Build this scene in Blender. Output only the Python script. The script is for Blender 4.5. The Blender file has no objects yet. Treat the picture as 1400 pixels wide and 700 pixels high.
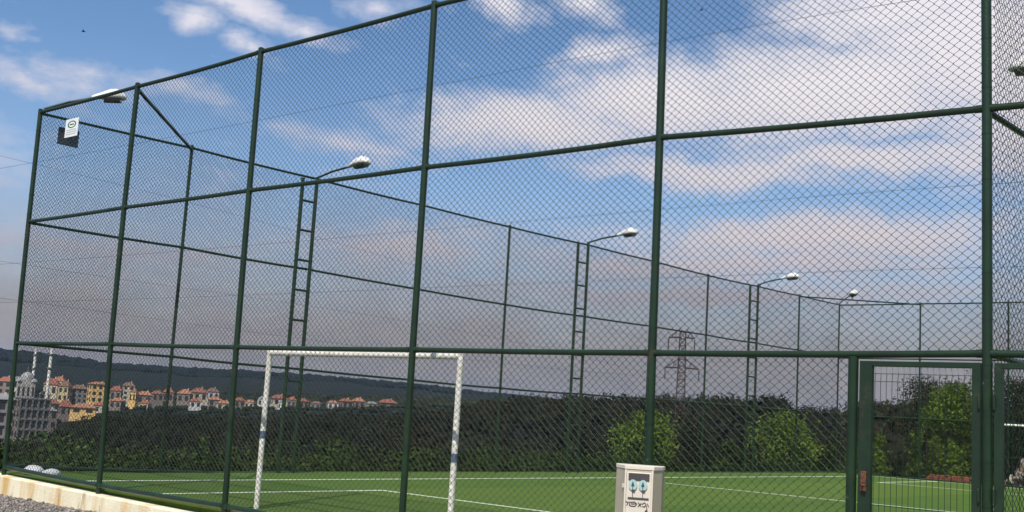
import bpy, math, random
import numpy as np
from mathutils import Matrix, Vector
random.seed(7); rng = np.random.default_rng(11)
S = bpy.context.scene; COL = S.collection
# ---------------------------------------------------------------- camera
F_PX = 1579.73                       # focal length in pixels of a 1400 px wide frame
YAW, PIT, ROL = -0.71717, 0.134304, 0.0594916
CAM = np.array([18.7236, -9.0662, 1.4113])
cy, sy = math.cos(YAW), math.sin(YAW); cp, sp = math.cos(PIT), math.sin(PIT); cr, sr = math.cos(ROL), math.sin(ROL)
FW = np.array([sy*cp, cy*cp, sp]); r0 = np.array([cy, -sy, 0.0]); u0 = np.cross(r0, FW)
RT = r0*cr + u0*sr; UP = -r0*sr + u0*cr
cd = bpy.data.cameras.new('camera'); cam = bpy.data.objects.new('camera', cd); COL.objects.link(cam)
M = Matrix.Identity(4)
for i in range(3):
    M[i][0], M[i][1], M[i][2], M[i][3] = RT[i], UP[i], -FW[i], CAM[i]
cam.matrix_world = M
cd.sensor_width = 36; cd.lens = F_PX/1400*36; cd.clip_start = 0.1; cd.clip_end = 30000
S.camera = cam
S.view_settings.view_transform = 'Standard'; S.view_settings.look = 'None'
S.view_settings.exposure = 0.0; S.view_settings.gamma = 1

def ray(u, v): return FW + RT*(u-700)/F_PX - UP*(v-350)/F_PX
HAZE = 2.8e-5
def on(u, v, ax, val):               # the point of a surveyed sight line on the plane x, y or z = val
    d = ray(u, v); return CAM + d*(val-CAM[ax])/d[ax]
def far(u, v, dist):                 # the point of a sight line at a ground distance
    d = ray(u, v); return CAM + d*dist/math.hypot(d[0], d[1])
def azel(u, v):
    d = ray(u, v); return math.degrees(math.atan2(d[0], d[1])), math.degrees(math.atan2(d[2], math.hypot(d[0], d[1])))
def smooth(a, b, x):
    t = np.clip((x-a)/(b-a), 0, 1); return t*t*(3-2*t)

# ---------------------------------------------------------------- sun and sky
SUN_AZ, SUN_EL = math.radians(156), math.radians(54)      # compass azimuth from +Y clockwise
sd = Vector((math.sin(SUN_AZ)*math.cos(SUN_EL), math.cos(SUN_AZ)*math.cos(SUN_EL), math.sin(SUN_EL)))
sl = bpy.data.lights.new('sun', 'SUN'); sl.energy = 4.9; sl.angle = math.radians(0.5); sl.color = (1, .95, .86)
so = bpy.data.objects.new('sun', sl); COL.objects.link(so); so.rotation_euler = sd.to_track_quat('Z', 'Y').to_euler()
W = bpy.data.worlds.new('World'); S.world = W; W.use_nodes = True
nt = W.node_tree; nt.nodes.clear()
def N(t, kind, **kw):
    n = t.nodes.new(kind)
    for k, v in kw.items(): setattr(n, k, v)
    return n
class G:                              # small helper for node maths
    def __init__(s, t): s.t = t
    def put(s, sock, v):
        if isinstance(v, bpy.types.NodeSocket): s.t.links.new(v, sock)
        else: sock.default_value = v
    def m(s, op, a, b=0.0, c=0.0, clamp=False):
        n = N(s.t, 'ShaderNodeMath', operation=op, use_clamp=clamp)
        for i, v in enumerate((a, b, c)): s.put(n.inputs[i], v)
        return n.outputs[0]
    def xyz(s, a, b, c):
        n = N(s.t, 'ShaderNodeCombineXYZ')
        for i, v in enumerate((a, b, c)): s.put(n.inputs[i], v)
        return n.outputs[0]
    def noise(s, vec, scale, detail=4, rough=.5, dist=0.0):
        n = N(s.t, 'ShaderNodeTexNoise'); s.put(n.inputs['Vector'], vec)
        n.inputs['Scale'].default_value = scale; n.inputs['Detail'].default_value = detail
        n.inputs['Roughness'].default_value = rough; n.inputs['Distortion'].default_value = dist
        return n
    def ramp(s, fac, stops, interp='LINEAR'):
        n = N(s.t, 'ShaderNodeValToRGB'); n.color_ramp.interpolation = interp
        e = n.color_ramp.elements
        while len(e) < len(stops): e.new(0.5)
        for q, (p, c) in zip(e, stops):
            q.position = p; q.color = (*c, 1) if len(c) == 3 else c
        s.put(n.inputs[0], fac); return n.outputs[0]
    def mix(s, fac, a, b, mode='MIX'):
        n = N(s.t, 'ShaderNodeMix', data_type='RGBA', blend_type=mode)
        s.put(n.inputs['Factor'], fac)
        for k, v in ((6, a), (7, b)):
            if isinstance(v, tuple): v = (*v, 1) if len(v) == 3 else v
            s.put(n.inputs[k], v)
        return n.outputs[2]
g = G(nt)
tc = N(nt, 'ShaderNodeTexCoord')
sep = N(nt, 'ShaderNodeSeparateXYZ'); nt.links.new(tc.outputs['Generated'], sep.inputs[0])
X, Y, Z = sep.outputs
az = g.m('MULTIPLY', g.m('ARCTAN2', X, Y), 180/math.pi)
el = g.m('MULTIPLY', g.m('ARCSINE', Z), 180/math.pi)
AE = g.xyz(az, el, 0.0)
den = g.m('ADD', g.m('MAXIMUM', Z, 0.0), 0.10)
PL = g.xyz(g.m('DIVIDE', X, den), g.m('DIVIDE', Y, den), 0.0)         # cloud layer seen in perspective
n1 = g.noise(PL, 1.6, 8, .62, .4); n2 = g.noise(PL, .55, 3, .5)
wn = g.noise(AE, .16, 5, .6)
wv = N(nt, 'ShaderNodeVectorMath', operation='MULTIPLY_ADD')
nt.links.new(wn.outputs['Color'], wv.inputs[0]); wv.inputs[1].default_value = (5.5, 3.0, 0); nt.links.new(AE, wv.inputs[2])
wo = N(nt, 'ShaderNodeVectorMath', operation='SUBTRACT'); nt.links.new(wv.outputs[0], wo.inputs[0]); wo.inputs[1].default_value = (2.75, 1.5, 0)
AEW = wo.outputs[0]
# individual cloud banks: direction (given by the sight line of its middle), half width and half height in degrees, tilt, strength
BANKS = [(720,172,6.5,1.3,2,.9),(900,132,5.5,1.7,4,.95),(1120,125,8.0,2.0,2,1.0),(1330,60,5.5,2.8,0,1.0),(820,72,2.5,.7,14,.6),
         (1250,10,6,1.6,0,.9),(1480,120,7,4,0,1.0),(980,232,7,.8,0,.75),(1180,215,7,.7,-2,.7),(1330,205,5,.9,0,.7),(1130,322,10,.9,3,.85),
         (960,342,7,.6,3,.6),(1000,360,12,.6,3,.7),(560,345,5.5,1.0,2,.6),(480,195,4.5,.6,-6,.42),(270,130,3.2,.6,-12,.38),
         (330,8,4.2,.6,-8,.60),(270,30,1.3,.6,0,.6),(330,60,1.0,.5,0,.5),(415,40,1.6,.5,-10,.55),(520,5,2.0,.5,0,.4),(690,5,2.0,.7,-15,.65),
         (790,5,1.8,.7,-22,.65),(25,112,2.8,.6,-12,.42),(95,105,2.4,.9,-8,.32),(0,32,1.2,.5,0,.36),(-10,210,3,1.0,0,.4),(190,112,1.5,.4,-5,.3),
         (1000,402,14,.5,3,.6),(150,345,9,.6,0,.4)]
acc = None
for (bu, bv, ha, he, tilt, s_) in BANKS:
    a0, e0 = azel(bu, bv)
    mp = N(nt, 'ShaderNodeMapping', vector_type='TEXTURE'); nt.links.new(AEW, mp.inputs[0])
    mp.inputs['Location'].default_value = (a0, e0, 0); mp.inputs['Rotation'].default_value = (0, 0, math.radians(tilt)); mp.inputs['Scale'].default_value = (ha*1.5, he*1.7, 1)
    gr = N(nt, 'ShaderNodeTexGradient', gradient_type='SPHERICAL'); nt.links.new(mp.outputs[0], gr.inputs[0])
    t_ = g.m('MULTIPLY', gr.outputs['Fac'], s_*1.25)
    acc = t_ if acc is None else g.m('MAXIMUM', acc, t_)
fine = g.noise(g.xyz(az, g.m('MULTIPLY', el, 2.3), 0.0), .55, 7, .62, .3)
fld = g.m('ADD', acc, g.m('MULTIPLY', g.m('SUBTRACT', fine.outputs['Fac'], .5), .75))
fld = g.m('ADD', fld, g.m('MULTIPLY', g.m('SUBTRACT', n1.outputs['Fac'], .5), .55))
offv = g.m('SUBTRACT', g.m('ABSOLUTE', g.m('SUBTRACT', az, -41.0)), 30.0)  # away from the surveyed part the cloud field simply goes on
gen = g.m('ADD', g.m('MULTIPLY', g.m('SUBTRACT', n2.outputs['Fac'], .40), 2.0), g.m('MULTIPLY', g.m('SUBTRACT', n1.outputs['Fac'], .5), .9))
wout = g.m('MAXIMUM', g.m('DIVIDE', offv, 10.0, clamp=True), g.m('DIVIDE', g.m('SUBTRACT', el, 22.0), 8.0, clamp=True))
fld = g.m('ADD', g.m('MULTIPLY', fld, g.m('SUBTRACT', 1.0, wout)), g.m('MULTIPLY', gen, wout))
cm = g.ramp(fld, [(0.06, (0, 0, 0)), (0.30, (.28, .28, .28)), (0.60, (.8, .8, .8)), (0.95, (1, 1, 1))])
sky = N(nt, 'ShaderNodeTexSky', sky_type='NISHITA', sun_disc=False, sun_elevation=SUN_EL, sun_rotation=SUN_AZ)
sky.air_density = 1.0; sky.dust_density = 0.15; sky.ozone_density = 4.0; sky.altitude = 200
cc = g.ramp(g.m('DIVIDE', el, 22.0, clamp=True), [(0, (.27, .26, .31)), (.2, (.30, .28, .33)), (.42, (.70, .63, .66)), (.75, (.92, .86, .89)), (1, (.94, .90, .96))])
hs = N(nt, 'ShaderNodeHueSaturation'); nt.links.new(sky.outputs[0], hs.inputs['Color']); hs.inputs['Saturation'].default_value = 1.08
b1 = N(nt, 'ShaderNodeBackground'); nt.links.new(hs.outputs[0], b1.inputs[0]); b1.inputs[1].default_value = 0.128
b2 = N(nt, 'ShaderNodeBackground'); nt.links.new(cc, b2.inputs[0]); b2.inputs[1].default_value = 1.0
# a grey-mauve layer of distant cloud low over the whole horizon
ll = g.m('ADD', el, g.m('MULTIPLY', g.m('SUBTRACT', wn.outputs['Fac'], .5), 5.0))
low = g.ramp(g.m('DIVIDE', ll, 16.0, clamp=True), [(0, (1, 1, 1)), (.22, (.95, .95, .95)), (.45, (.55, .55, .55)), (.70, (.12,)*3), (1, (0, 0, 0))])
lowc = g.mix(.35, g.ramp(g.m('DIVIDE', el, 16.0, clamp=True), [(0, (.235, .228, .235)), (.25, (.300, .275, .292)), (.6, (.40, .37, .46)), (1, (.5, .5, .6))]),
             g.ramp(fine.outputs['Fac'], [(.35, (.26, .255, .29)), (.65, (.44, .365, .365))]))
b3 = N(nt, 'ShaderNodeBackground'); nt.links.new(lowc, b3.inputs[0]); b3.inputs[1].default_value = 1.05
m1 = N(nt, 'ShaderNodeMixShader'); nt.links.new(low, m1.inputs[0]); nt.links.new(b1.outputs[0], m1.inputs[1]); nt.links.new(b3.outputs[0], m1.inputs[2])
m2 = N(nt, 'ShaderNodeMixShader'); nt.links.new(g.m('MULTIPLY', cm, .93), m2.inputs[0]); nt.links.new(m1.outputs[0], m2.inputs[1]); nt.links.new(b2.outputs[0], m2.inputs[2])
wout_ = N(nt, 'ShaderNodeOutputWorld'); nt.links.new(m2.outputs[0], wout_.inputs[0])

# ---------------------------------------------------------------- materials
def mat(name, c1, c2=None, scale=4.0, rough=.6, bump=0.0, bscale=30.0, metal=0.0, spec=.5, extra=None, coord='Object', attr=None):
    m = bpy.data.materials.new(name); m.use_nodes = True; t = m.node_tree; q = G(t)
    b = t.nodes['Principled BSDF']; b.inputs['Roughness'].default_value = rough
    b.inputs['Metallic'].default_value = metal; b.inputs['Specular IOR Level'].default_value = spec
    co = N(t, 'ShaderNodeTexCoord').outputs[coord]
    c2 = c2 or tuple(v*.7 for v in c1)
    col = q.mix(q.ramp(q.noise(co, scale, 5, .6).outputs['Fac'], [(.35, (0, 0, 0)), (.65, (1, 1, 1))]), c1, c2)
    if attr:
        a = N(t, 'ShaderNodeAttribute', attribute_name='tint'); col = q.mix(1.0, col, a.outputs['Color'], 'MULTIPLY')
    if extra: col = extra(q, t, co, col)
    t.links.new(col, b.inputs['Base Color'])
    if bump:
        bn = N(t, 'ShaderNodeBump'); bn.inputs['Strength'].default_value = bump; bn.inputs['Distance'].default_value = .02
        t.links.new(q.noise(co, bscale, 4, .6).outputs['Fac'], bn.inputs['Height']); t.links.new(bn.outputs[0], b.inputs['Normal'])
    return m
def rusty(q, t, co, col):
    f = q.ramp(q.noise(co, 2.2, 8, .7).outputs['Fac'], [(.60, (0, 0, 0)), (.68, (1, 1, 1))])
    col = q.mix(q.m('MULTIPLY', f, .5), col, (.10, .055, .03))
    f2 = q.ramp(q.noise(co, 9, 6, .7).outputs['Fac'], [(.68, (0, 0, 0)), (.72, (1, 1, 1))])
    return q.mix(q.m('MULTIPLY', f2, .6), col, (.25, .30, .24))
GREEN = mat('green_paint', (.013, .037, .014), (.008, .022, .009), 3, .33, .15, 40, extra=rusty)
GREEN2 = mat('dark_green_paint', (.013, .034, .014), (.008, .022, .010), 3, .42, .15, 40, extra=rusty)
WIRE = mat('green_wire', (.012, .026, .015), (.007, .016, .010), 2, .38, spec=.6)
WHITE = mat('white_paint', (.88, .86, .78), (.72, .68, .58), 6, .5, .2, 30)
SILVER = mat('lamp_metal', (.80, .79, .75), (.66, .65, .62), 5, .4)
LENS = mat('lamp_glass', (.10, .10, .10), (.06, .06, .06), 5, .15)
SIGN = mat('sign_white', (.80, .82, .80), (.72, .75, .72), 5, .5)
LOGO = mat('sign_green', (.02, .13, .05), (.02, .10, .04), 5, .5)
TEXT = mat('sign_text', (.28, .33, .30), None, 5, .5)
GREY = mat('grey_board', (.085, .10, .13), (.065, .08, .10), 5, .6)
TAPE = mat('blue_tape', (.11, .15, .22), None, 5, .5)
RUST = mat('rusty_steel', (.20, .07, .03), (.06, .025, .015), 20, .8, .5, 60)
ORANGE = mat('raw_steel_edge', (.17, .18, .16), (.05, .07, .05), 6, .5)
def turfx(q, t, co, col):
    f = q.ramp(q.noise(co, .35, 4, .6).outputs['Fac'], [(.3, (0, 0, 0)), (.7, (1, 1, 1))])
    col = q.mix(q.m('MULTIPLY', f, .5), col, (.074, .120, .018))
    sp = N(t, 'ShaderNodeSeparateXYZ'); t.links.new(co, sp.inputs[0])
    bnd = q.m('GREATER_THAN', q.m('FRACT', q.m('DIVIDE', sp.outputs[0], 7.4)), .5)            # rolls laid side by side
    col = q.mix(q.m('MULTIPLY', bnd, .35), col, (.125, .185, .03))
    seam = q.m('LESS_THAN', q.m('ABSOLUTE', q.m('SUBTRACT', q.m('FRACT', q.m('DIVIDE', sp.outputs[0], 3.7)), .5)), .004)
    col = q.mix(q.m('MULTIPLY', seam, .6), col, (.03, .06, .012))
    wn_ = q.ramp(q.noise(co, .9, 6, .7).outputs['Fac'], [(.52, (0, 0, 0)), (.68, (1, 1, 1))])
    col = q.mix(q.m('MULTIPLY', wn_, .35), col, (.085, .105, .035))
    f = q.ramp(q.noise(co, 60, 3, .7).outputs['Fac'], [(.3, (0, 0, 0)), (.75, (1, 1, 1))])
    return q.mix(q.m('MULTIPLY', f, .45), col, (.095, .165, .025))
TURF = mat('artificial_turf', (.078, .146, .024), (.056, .116, .016), 1.2, .9, .8, 90, spec=.15, extra=turfx)
LINE = mat('line_white', (.80, .84, .72), (.55, .65, .42), 9, .9, .6, 90)
def stained(q, t, co, col):
    mp = N(t, 'ShaderNodeMapping'); t.links.new(co, mp.inputs[0]); mp.inputs['Scale'].default_value = (2.2, 1, .35)
    f = q.ramp(q.noise(mp.outputs[0], 1.1, 5, .55).outputs['Fac'], [(.50, (0, 0, 0)), (.66, (1, 1, 1))])
    col = q.mix(q.m('MULTIPLY', f, .8), col, (.60, .34, .08))
    f = q.ramp(q.noise(mp.outputs[0], 3.1, 6, .7).outputs['Fac'], [(.60, (0, 0, 0)), (.68, (1, 1, 1))])
    return q.mix(q.m('MULTIPLY', f, .6), col, (.28, .20, .12))
CONC = mat('painted_concrete', (.86, .80, .60), (.78, .70, .50), 2.5, .85, .5, 40, extra=stained)
CONCD = mat('plain_concrete', (.36, .34, .30), (.26, .25, .22), 3, .9, .5, 40)
def terr(q, t, co, col):
    f = q.ramp(q.noise(co, .02, 6, .6).outputs['Fac'], [(.4, (0, 0, 0)), (.6, (1, 1, 1))])
    return q.mix(q.m('MULTIPLY', f, .5), col, (.010, .014, .012))
TERR = mat('terrain_ground', (.009, .014, .011), (.007, .011, .010), .15, .95, .6, 1.5, spec=.1, extra=terr)
GRAV = mat('gravel_ground', (.26, .235, .21), (.13, .12, .11), 22, .95, 1.0, 25, spec=.2)
STONE = mat('gravel_stone', (.36, .33, .30), (.18, .165, .155), 9, .9, .3, 60, spec=.2, attr=1)
def leafm(name, c1, c2, sc=1.2):
    m = mat(name, c1, c2, sc, .75, spec=.10, attr=1); return m
WOOD_F = leafm('dark_wood_leaves', (.027, .028, .014), (.014, .016, .008), .05)
LEAF_B = leafm('bright_leaves', (.145, .215, .022), (.060, .110, .012), 1.1)
LEAF_M = leafm('mid_leaves', (.105, .165, .018), (.040, .075, .010), .8)
LEAF_D = leafm('dark_leaves', (.026, .036, .012), (.016, .022, .009), 1.2)
LEAF_W = leafm('weed_leaves', (.044, .072, .011), (.016, .028, .006), .6)
BARK = mat('bark', (.075, .055, .038), (.045, .033, .024), 8, .9, .6, 20)
PYL = mat('pylon_paint', (.075, .030, .028), (.04, .022, .022), .4, .7)
CABLE = mat('cable', (.02, .02, .025), None, 3, .6)
BIRD = mat('feathers', (.015, .015, .018), None, 3, .8)

# ---------------------------------------------------------------- mesh helpers
def raw(name, V, Fq, m=None, parent=None, smooth_=False, tint=None, link=True):
    """V (n,3) array, Fq list of arrays of faces or one array"""
    me = bpy.data.meshes.new(name)
    V = np.asarray(V, np.float32)
    if not isinstance(Fq, list): Fq = [Fq]
    Fq = [np.asarray(f, np.int32) for f in Fq if len(f)]
    tot = sum(len(f) for f in Fq); lv = np.concatenate([f.ravel() for f in Fq])
    me.vertices.add(len(V)); me.vertices.foreach_set('co', V.ravel())
    me.loops.add(len(lv)); me.loops.foreach_set('vertex_index', lv)
    cnt = np.concatenate([np.full(len(f), f.shape[1], np.int32) for f in Fq])
    me.polygons.add(tot); me.polygons.foreach_set('loop_start', np.concatenate([[0], np.cumsum(cnt)[:-1]]).astype(np.int32))
    me.update(calc_edges=True)
    if smooth_: me.polygons.foreach_set('use_smooth', np.ones(tot, bool))
    if tint is not None:
        a = me.attributes.new('tint', 'FLOAT_COLOR', 'POINT')
        a.data.foreach_set('color', np.concatenate([tint, np.ones((len(tint), 1))], 1).astype(np.float32).ravel())
    if m: me.materials.append(m)
    o = bpy.data.objects.new(name, me)
    if link: COL.objects.link(o)
    if parent: o.parent = parent
    return o
class MB:
    def __init__(s): s.v = []; s.f = []; s.sm = []
    def add(s, vs, fs, sm=False):
        b = len(s.v); s.v += [tuple(float(c) for c in p) for p in vs]
        for f in fs: s.f.append(tuple(b+i for i in f)); s.sm.append(sm)
    def box(s, c, d, rz=0.0, bev=0.0):
        hx, hy, hz = d[0]/2, d[1]/2, d[2]/2; ca, sa = math.cos(rz), math.sin(rz)
        if bev:
            pts = []; 
            for z, k in ((-hz, bev), (-hz+bev, 0), (hz-bev, 0), (hz, bev)):
                for x, y in ((-hx+k, -hy+k), (hx-k, -hy+k), (hx-k, hy-k), (-hx+k, hy-k)): pts.append((x, y, z))
            fs = [(3, 2, 1, 0), (12, 13, 14, 15)]
            for l in range(3):
                for i in range(4): a = l*4+i; b = l*4+(i+1) % 4; fs.append((a, b, b+4, a+4))
        else:
            pts = [(x, y, z) for z in (-hz, hz) for x, y in ((-hx, -hy), (hx, -hy), (hx, hy), (-hx, hy))]
            fs = [(3, 2, 1, 0), (4, 5, 6, 7), (0, 1, 5, 4), (1, 2, 6, 5), (2, 3, 7, 6), (3, 0, 4, 7)]
        s.add([(c[0]+x*ca-y*sa, c[1]+x*sa+y*ca, c[2]+z) for x, y, z in pts], fs); return s
    def tube(s, pts, r, n=12, caps=True, r2=None):
        pts = [Vector([float(c) for c in p]) for p in pts]; rings = []; k = len(pts)
        for i, p in enumerate(pts):
            t = (pts[min(i+1, k-1)]-pts[max(i-1, 0)]).normalized()
            a = t.cross(Vector((0, 0, 1))) if abs(t.z) < .9 else t.cross(Vector((0, 1, 0)))
            a.normalize(); b = t.cross(a)
            rr = r if r2 is None else r+(r2-r)*i/(k-1)
            rings.append([p+(a*math.cos(2*math.pi*j/n)+b*math.sin(2*math.pi*j/n))*rr for j in range(n)])
        vs = [v for q in rings for v in q]
        fs = [(i*n+j, (i+1)*n+j, (i+1)*n+(j+1) % n, i*n+(j+1) % n) for i in range(k-1) for j in range(n)]
        s.add(vs, fs, True)
        if caps: s.add(rings[0], [tuple(range(n))]); s.add(rings[-1], [tuple(reversed(range(n)))])
        return s
    def loft(s, rings, sm=True, caps=True):
        n = len(rings[0]); vs = [v for q in rings for v in q]
        s.add(vs, [(i*n+j, (i+1)*n+j, (i+1)*n+(j+1) % n, i*n+(j+1) % n) for i in range(len(rings)-1) for j in range(n)], sm)
        if caps: s.add(rings[0], [tuple(reversed(range(n)))]); s.add(rings[-1], [tuple(range(n))])
        return s
    def build(s, name, m, parent=None, off=None):
        me = bpy.data.meshes.new(name)
        V = s.v if off is None else [(a-off[0], b-off[1], c-off[2]) for a, b, c in s.v]
        me.from_pydata(V, [], s.f); me.polygons.foreach_set('use_smooth', s.sm)
        if m: me.materials.append(m)
        o = bpy.data.objects.new(name, me); COL.objects.link(o)
        if parent: o.parent = parent
        return o
def thing(name, label, cat, loc=(0, 0, 0), rz=0.0, group=None):
    o = bpy.data.objects.new(name, None); COL.objects.link(o); o.location = [float(c) for c in loc]; o.rotation_euler = (0, 0, rz)
    o.empty_display_size = .1; return tag(o, label, cat, group)
def tag(o, label, cat, group=None):
    o['label'] = label; o['category'] = cat
    if group: o['group'] = group
    return o
def struct(o): o['kind'] = 'structure'; return o
def stuff(o): o['kind'] = 'stuff'; return o
def shared(name, me, parent, loc=(0, 0, 0), rz=0.0, sc=None):
    o = bpy.data.objects.new(name, me); COL.objects.link(o); o.parent = parent; o.location = loc; o.rotation_euler = (0, 0, rz)
    if sc: o.scale = sc
    return o

# ---------------------------------------------------------------- terrain
def tab(px):
    a = sorted(azel(u, v) for u, v in px); return [p[0] for p in a], [p[1] for p in a]
CREST = tab([(-200,600),(0,606),(60,600),(85,582),(110,569),(150,563),(250,566),(350,568),(450,566),(550,564),(620,554),(700,541),(770,538),(850,541),
             (900,540),(940,540),(1077,540),(1084,556),(1130,553),(1190,549),(1260,549),(1400,552),(1600,560)])
TOWN = tab([(-200,566),(0,566),(100,561),(200,560),(330,560),(450,561),(600,556),(700,560),(1000,575),(1600,580)])
HILL = tab([(-300,476),(0,480),(69,487),(149,498.6),(229,504),(330,509),(450,517),(553,526),(680,541),(760,549),(900,566),(1100,577),(1600,596)])
TREE_H = 5.0
def bump2(x, y):
    return np.sin(x*.031+y*.017+1)*1.0+np.sin(x*.013-y*.027+2)*1.2+np.sin(x*.07+y*.05)*.4
def terrain(x, y):
    x = np.asarray(x, float); y = np.asarray(y, float)
    dx = np.maximum(-1.5-x, 0); dx = np.maximum(dx, x-260); dy = np.maximum(y-33, 0); dy = np.maximum(dy, -260-y)
    dd = np.hypot(dx, dy); vx, vy = x-CAM[0], y-CAM[1]; r = np.hypot(vx, vy)+1e-6; a = np.degrees(np.arctan2(vx, vy))
    zA = -.36-28*smooth(2, 115, dd)**1.1-.5*smooth(1, 6, dd)
    zc = CAM[2]+350*np.tan(np.radians(np.interp(a, *CREST)))-TREE_H
    zt = CAM[2]+700*np.tan(np.radians(np.interp(a, *TOWN)))
    zh = CAM[2]+3000*np.tan(np.radians(np.interp(a, *HILL)))
    R = [150, 350, 420, 520, 700, 1000, 3000, 4500, 12000]
    Zs = [np.full_like(zc, -30.0), zc, zc-4, np.minimum(zc-14, zt-8), zt-.3, CAM[2]+1000*np.tan(np.radians(np.interp(a, *TOWN)))+.5, zh, zh-60, zh-300]
    z = Zs[0].copy()
    for i in range(len(R)-1):
        t = smooth(R[i], R[i+1], r) if R[i] != 1000 else np.clip((r-1000)/2000, 0, 1)**1.25
        z = np.where(r >= R[i], Zs[i]+(Zs[i+1]-Zs[i])*t, z)
    z = z+bump2(x, y)*np.clip((r-150)/400, 0, 1.0)*np.clip((r-1100)/1500, .06, 1)*2.5*(1-smooth(2600, 3000, r))
    w = smooth(110, 170, r)*smooth(0, 60, dd)
    return zA*(1-w)+z*w
azs = np.radians(np.concatenate([np.arange(-78, -4, .25), np.arange(-4, 282, 4)])); rad = np.concatenate([[0.01], np.geomspace(2, 12000, 130)])
A_, R_ = np.meshgrid(azs, rad); gx = CAM[0]+np.sin(A_)*R_; gy = CAM[1]+np.cos(A_)*R_; gz = terrain(gx, gy)
na, nr = len(azs), len(rad); idx = np.arange(na*nr).reshape(nr, na); nx = np.roll(idx, -1, 1)
fq = np.stack([idx[:-1], idx[1:], nx[1:], nx[:-1]], -1).reshape(-1, 4)
struct(raw('terrain', np.stack([gx, gy, gz], -1).reshape(-1, 3), fq, TERR, smooth_=True))

# ---------------------------------------------------------------- the pitch
TZ = -.05
turf = struct(MB().box((22.4, 15.85, (TZ-.5)/2), (45.4, 31.5, TZ+.5-.002)).build('artificial_turf', TURF))
LZ = TZ+.004
def line(name, p, q, w=.10):
    p, q = Vector(p), Vector(q); d = (q-p).normalized(); n = Vector((-d.y, d.x))*w/2
    o = MB(); k = max(1, int((q-p).length/.5)); vs = []
    for i in range(k+1):
        c = p+(q-p)*i/k; vs += [(c.x-n.x, c.y-n.y, LZ), (c.x+n.x, c.y+n.y, LZ)]
    o.add(vs, [(2*i, 2*i+2, 2*i+3, 2*i+1) for i in range(k)])
    return o.build(name, LINE, turf)
for ox in (0, 15.9):
    line('sideline', (ox+1.7, .5), (ox+1.7, 30.3)); line('sideline', (ox+14.2, .5), (ox+14.2, 30.3))
    line('end_line', (ox+1.75, .48), (ox+14.15, .48)); line('end_line', (ox+1.75, 30.35), (ox+14.15, 30.35))
    line('halfway_line', (ox+1.75, 14.75), (ox+14.15, 14.75))
    line('penalty_area_line', (ox+3.9, .53), (ox+3.9, 4.85)); line('penalty_area_line', (ox+12.0, .53), (ox+12.0, 4.85)); line('penalty_area_line', (ox+3.86, 4.9), (ox+12.04, 4.9))
    line('penalty_area_line', (ox+3.9, 25.6), (ox+3.9, 30.3)); line('penalty_area_line', (ox+12.0, 25.6), (ox+12.0, 30.3)); line('penalty_area_line', (ox+3.86, 25.55), (ox+12.04, 25.55))

# gravel in front
grav = struct(MB().box((26, -30.15, -.377), (90, 60, .05)).build('gravel_ground', GRAV))
ico = bpy.data.meshes.new('t')
import bmesh
bm = bmesh.new(); bmesh.ops.create_icosphere(bm, subdivisions=1, radius=1); icoV = np.array([v.co[:] for v in bm.verts]); icoF = np.array([[v.index for v in f.verts] for f in bm.faces]); bm.free()
bm = bmesh.new(); bmesh.ops.create_icosphere(bm, subdivisions=2, radius=1); ico2V = np.array([v.co[:] for v in bm.verts]); ico2F = np.array([[v.index for v in f.verts] for f in bm.faces]); bm.free()
n = 10000
sx = rng.uniform(-2.5, 7.5, n); sy_ = -.2-rng.random(n)**1.3*2.6
sz = rng.lognormal(math.log(.016), .38, n)
V = icoV[None]*sz[:, None, None]*rng.uniform(.6, 1.2, (n, 1, 3))+rng.normal(0, .15, (n, 12, 3))*sz[:, None, None]
V[..., 2] *= .75
V += np.stack([sx, sy_, -.35+sz*.35], -1)[:, None]
tint = np.repeat(rng.uniform(.45, 1.25, n)[:, None], 12, 0).reshape(-1, 1)*np.array([[1, .98, .95]])
stuff(raw('gravel_stones', V.reshape(-1, 3), (icoF[None]+np.arange(n)[:, None, None]*12).reshape(-1, 3), STONE, tint=tint))['label'] = 'loose grey gravel lying in front of the cream concrete kerb'

# concrete kerb wall: a run of cast lengths with open joints
kw = thing('concrete_kerb', 'low cream painted concrete kerb with rust stains under the near fence', 'kerb')
ktop = lambda x: -.030-.0140*min(max(x, -.3), 6)
xs = [-.32, 1.9, 3.35, 5.2, 7.6, 10.2, 12.7, 15.2, 17.8, 20.4, 23]
for a, b in zip(xs[:-1], xs[1:]):
    o = MB(); b -= .006
    r = []
    for x in (a, b):
        zt = ktop(x)-.03
        r.append([(x, -.14, -.48), (x, -.14, zt-.012), (x, -.128, zt), (x, .10, zt), (x, .10, -.48)])
    o.loft(r, sm=False); o.build('kerb_block', CONC, kw)
kl = thing('concrete_footing', 'plain concrete footing strip under the left side fence', 'kerb')
for k in range(10):
    MB().box((-.12, .13+k*3.1+1.54, -.28), (.3, 3.08, .36), bev=.01).build('kerb_block', CONCD, kl)

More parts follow.
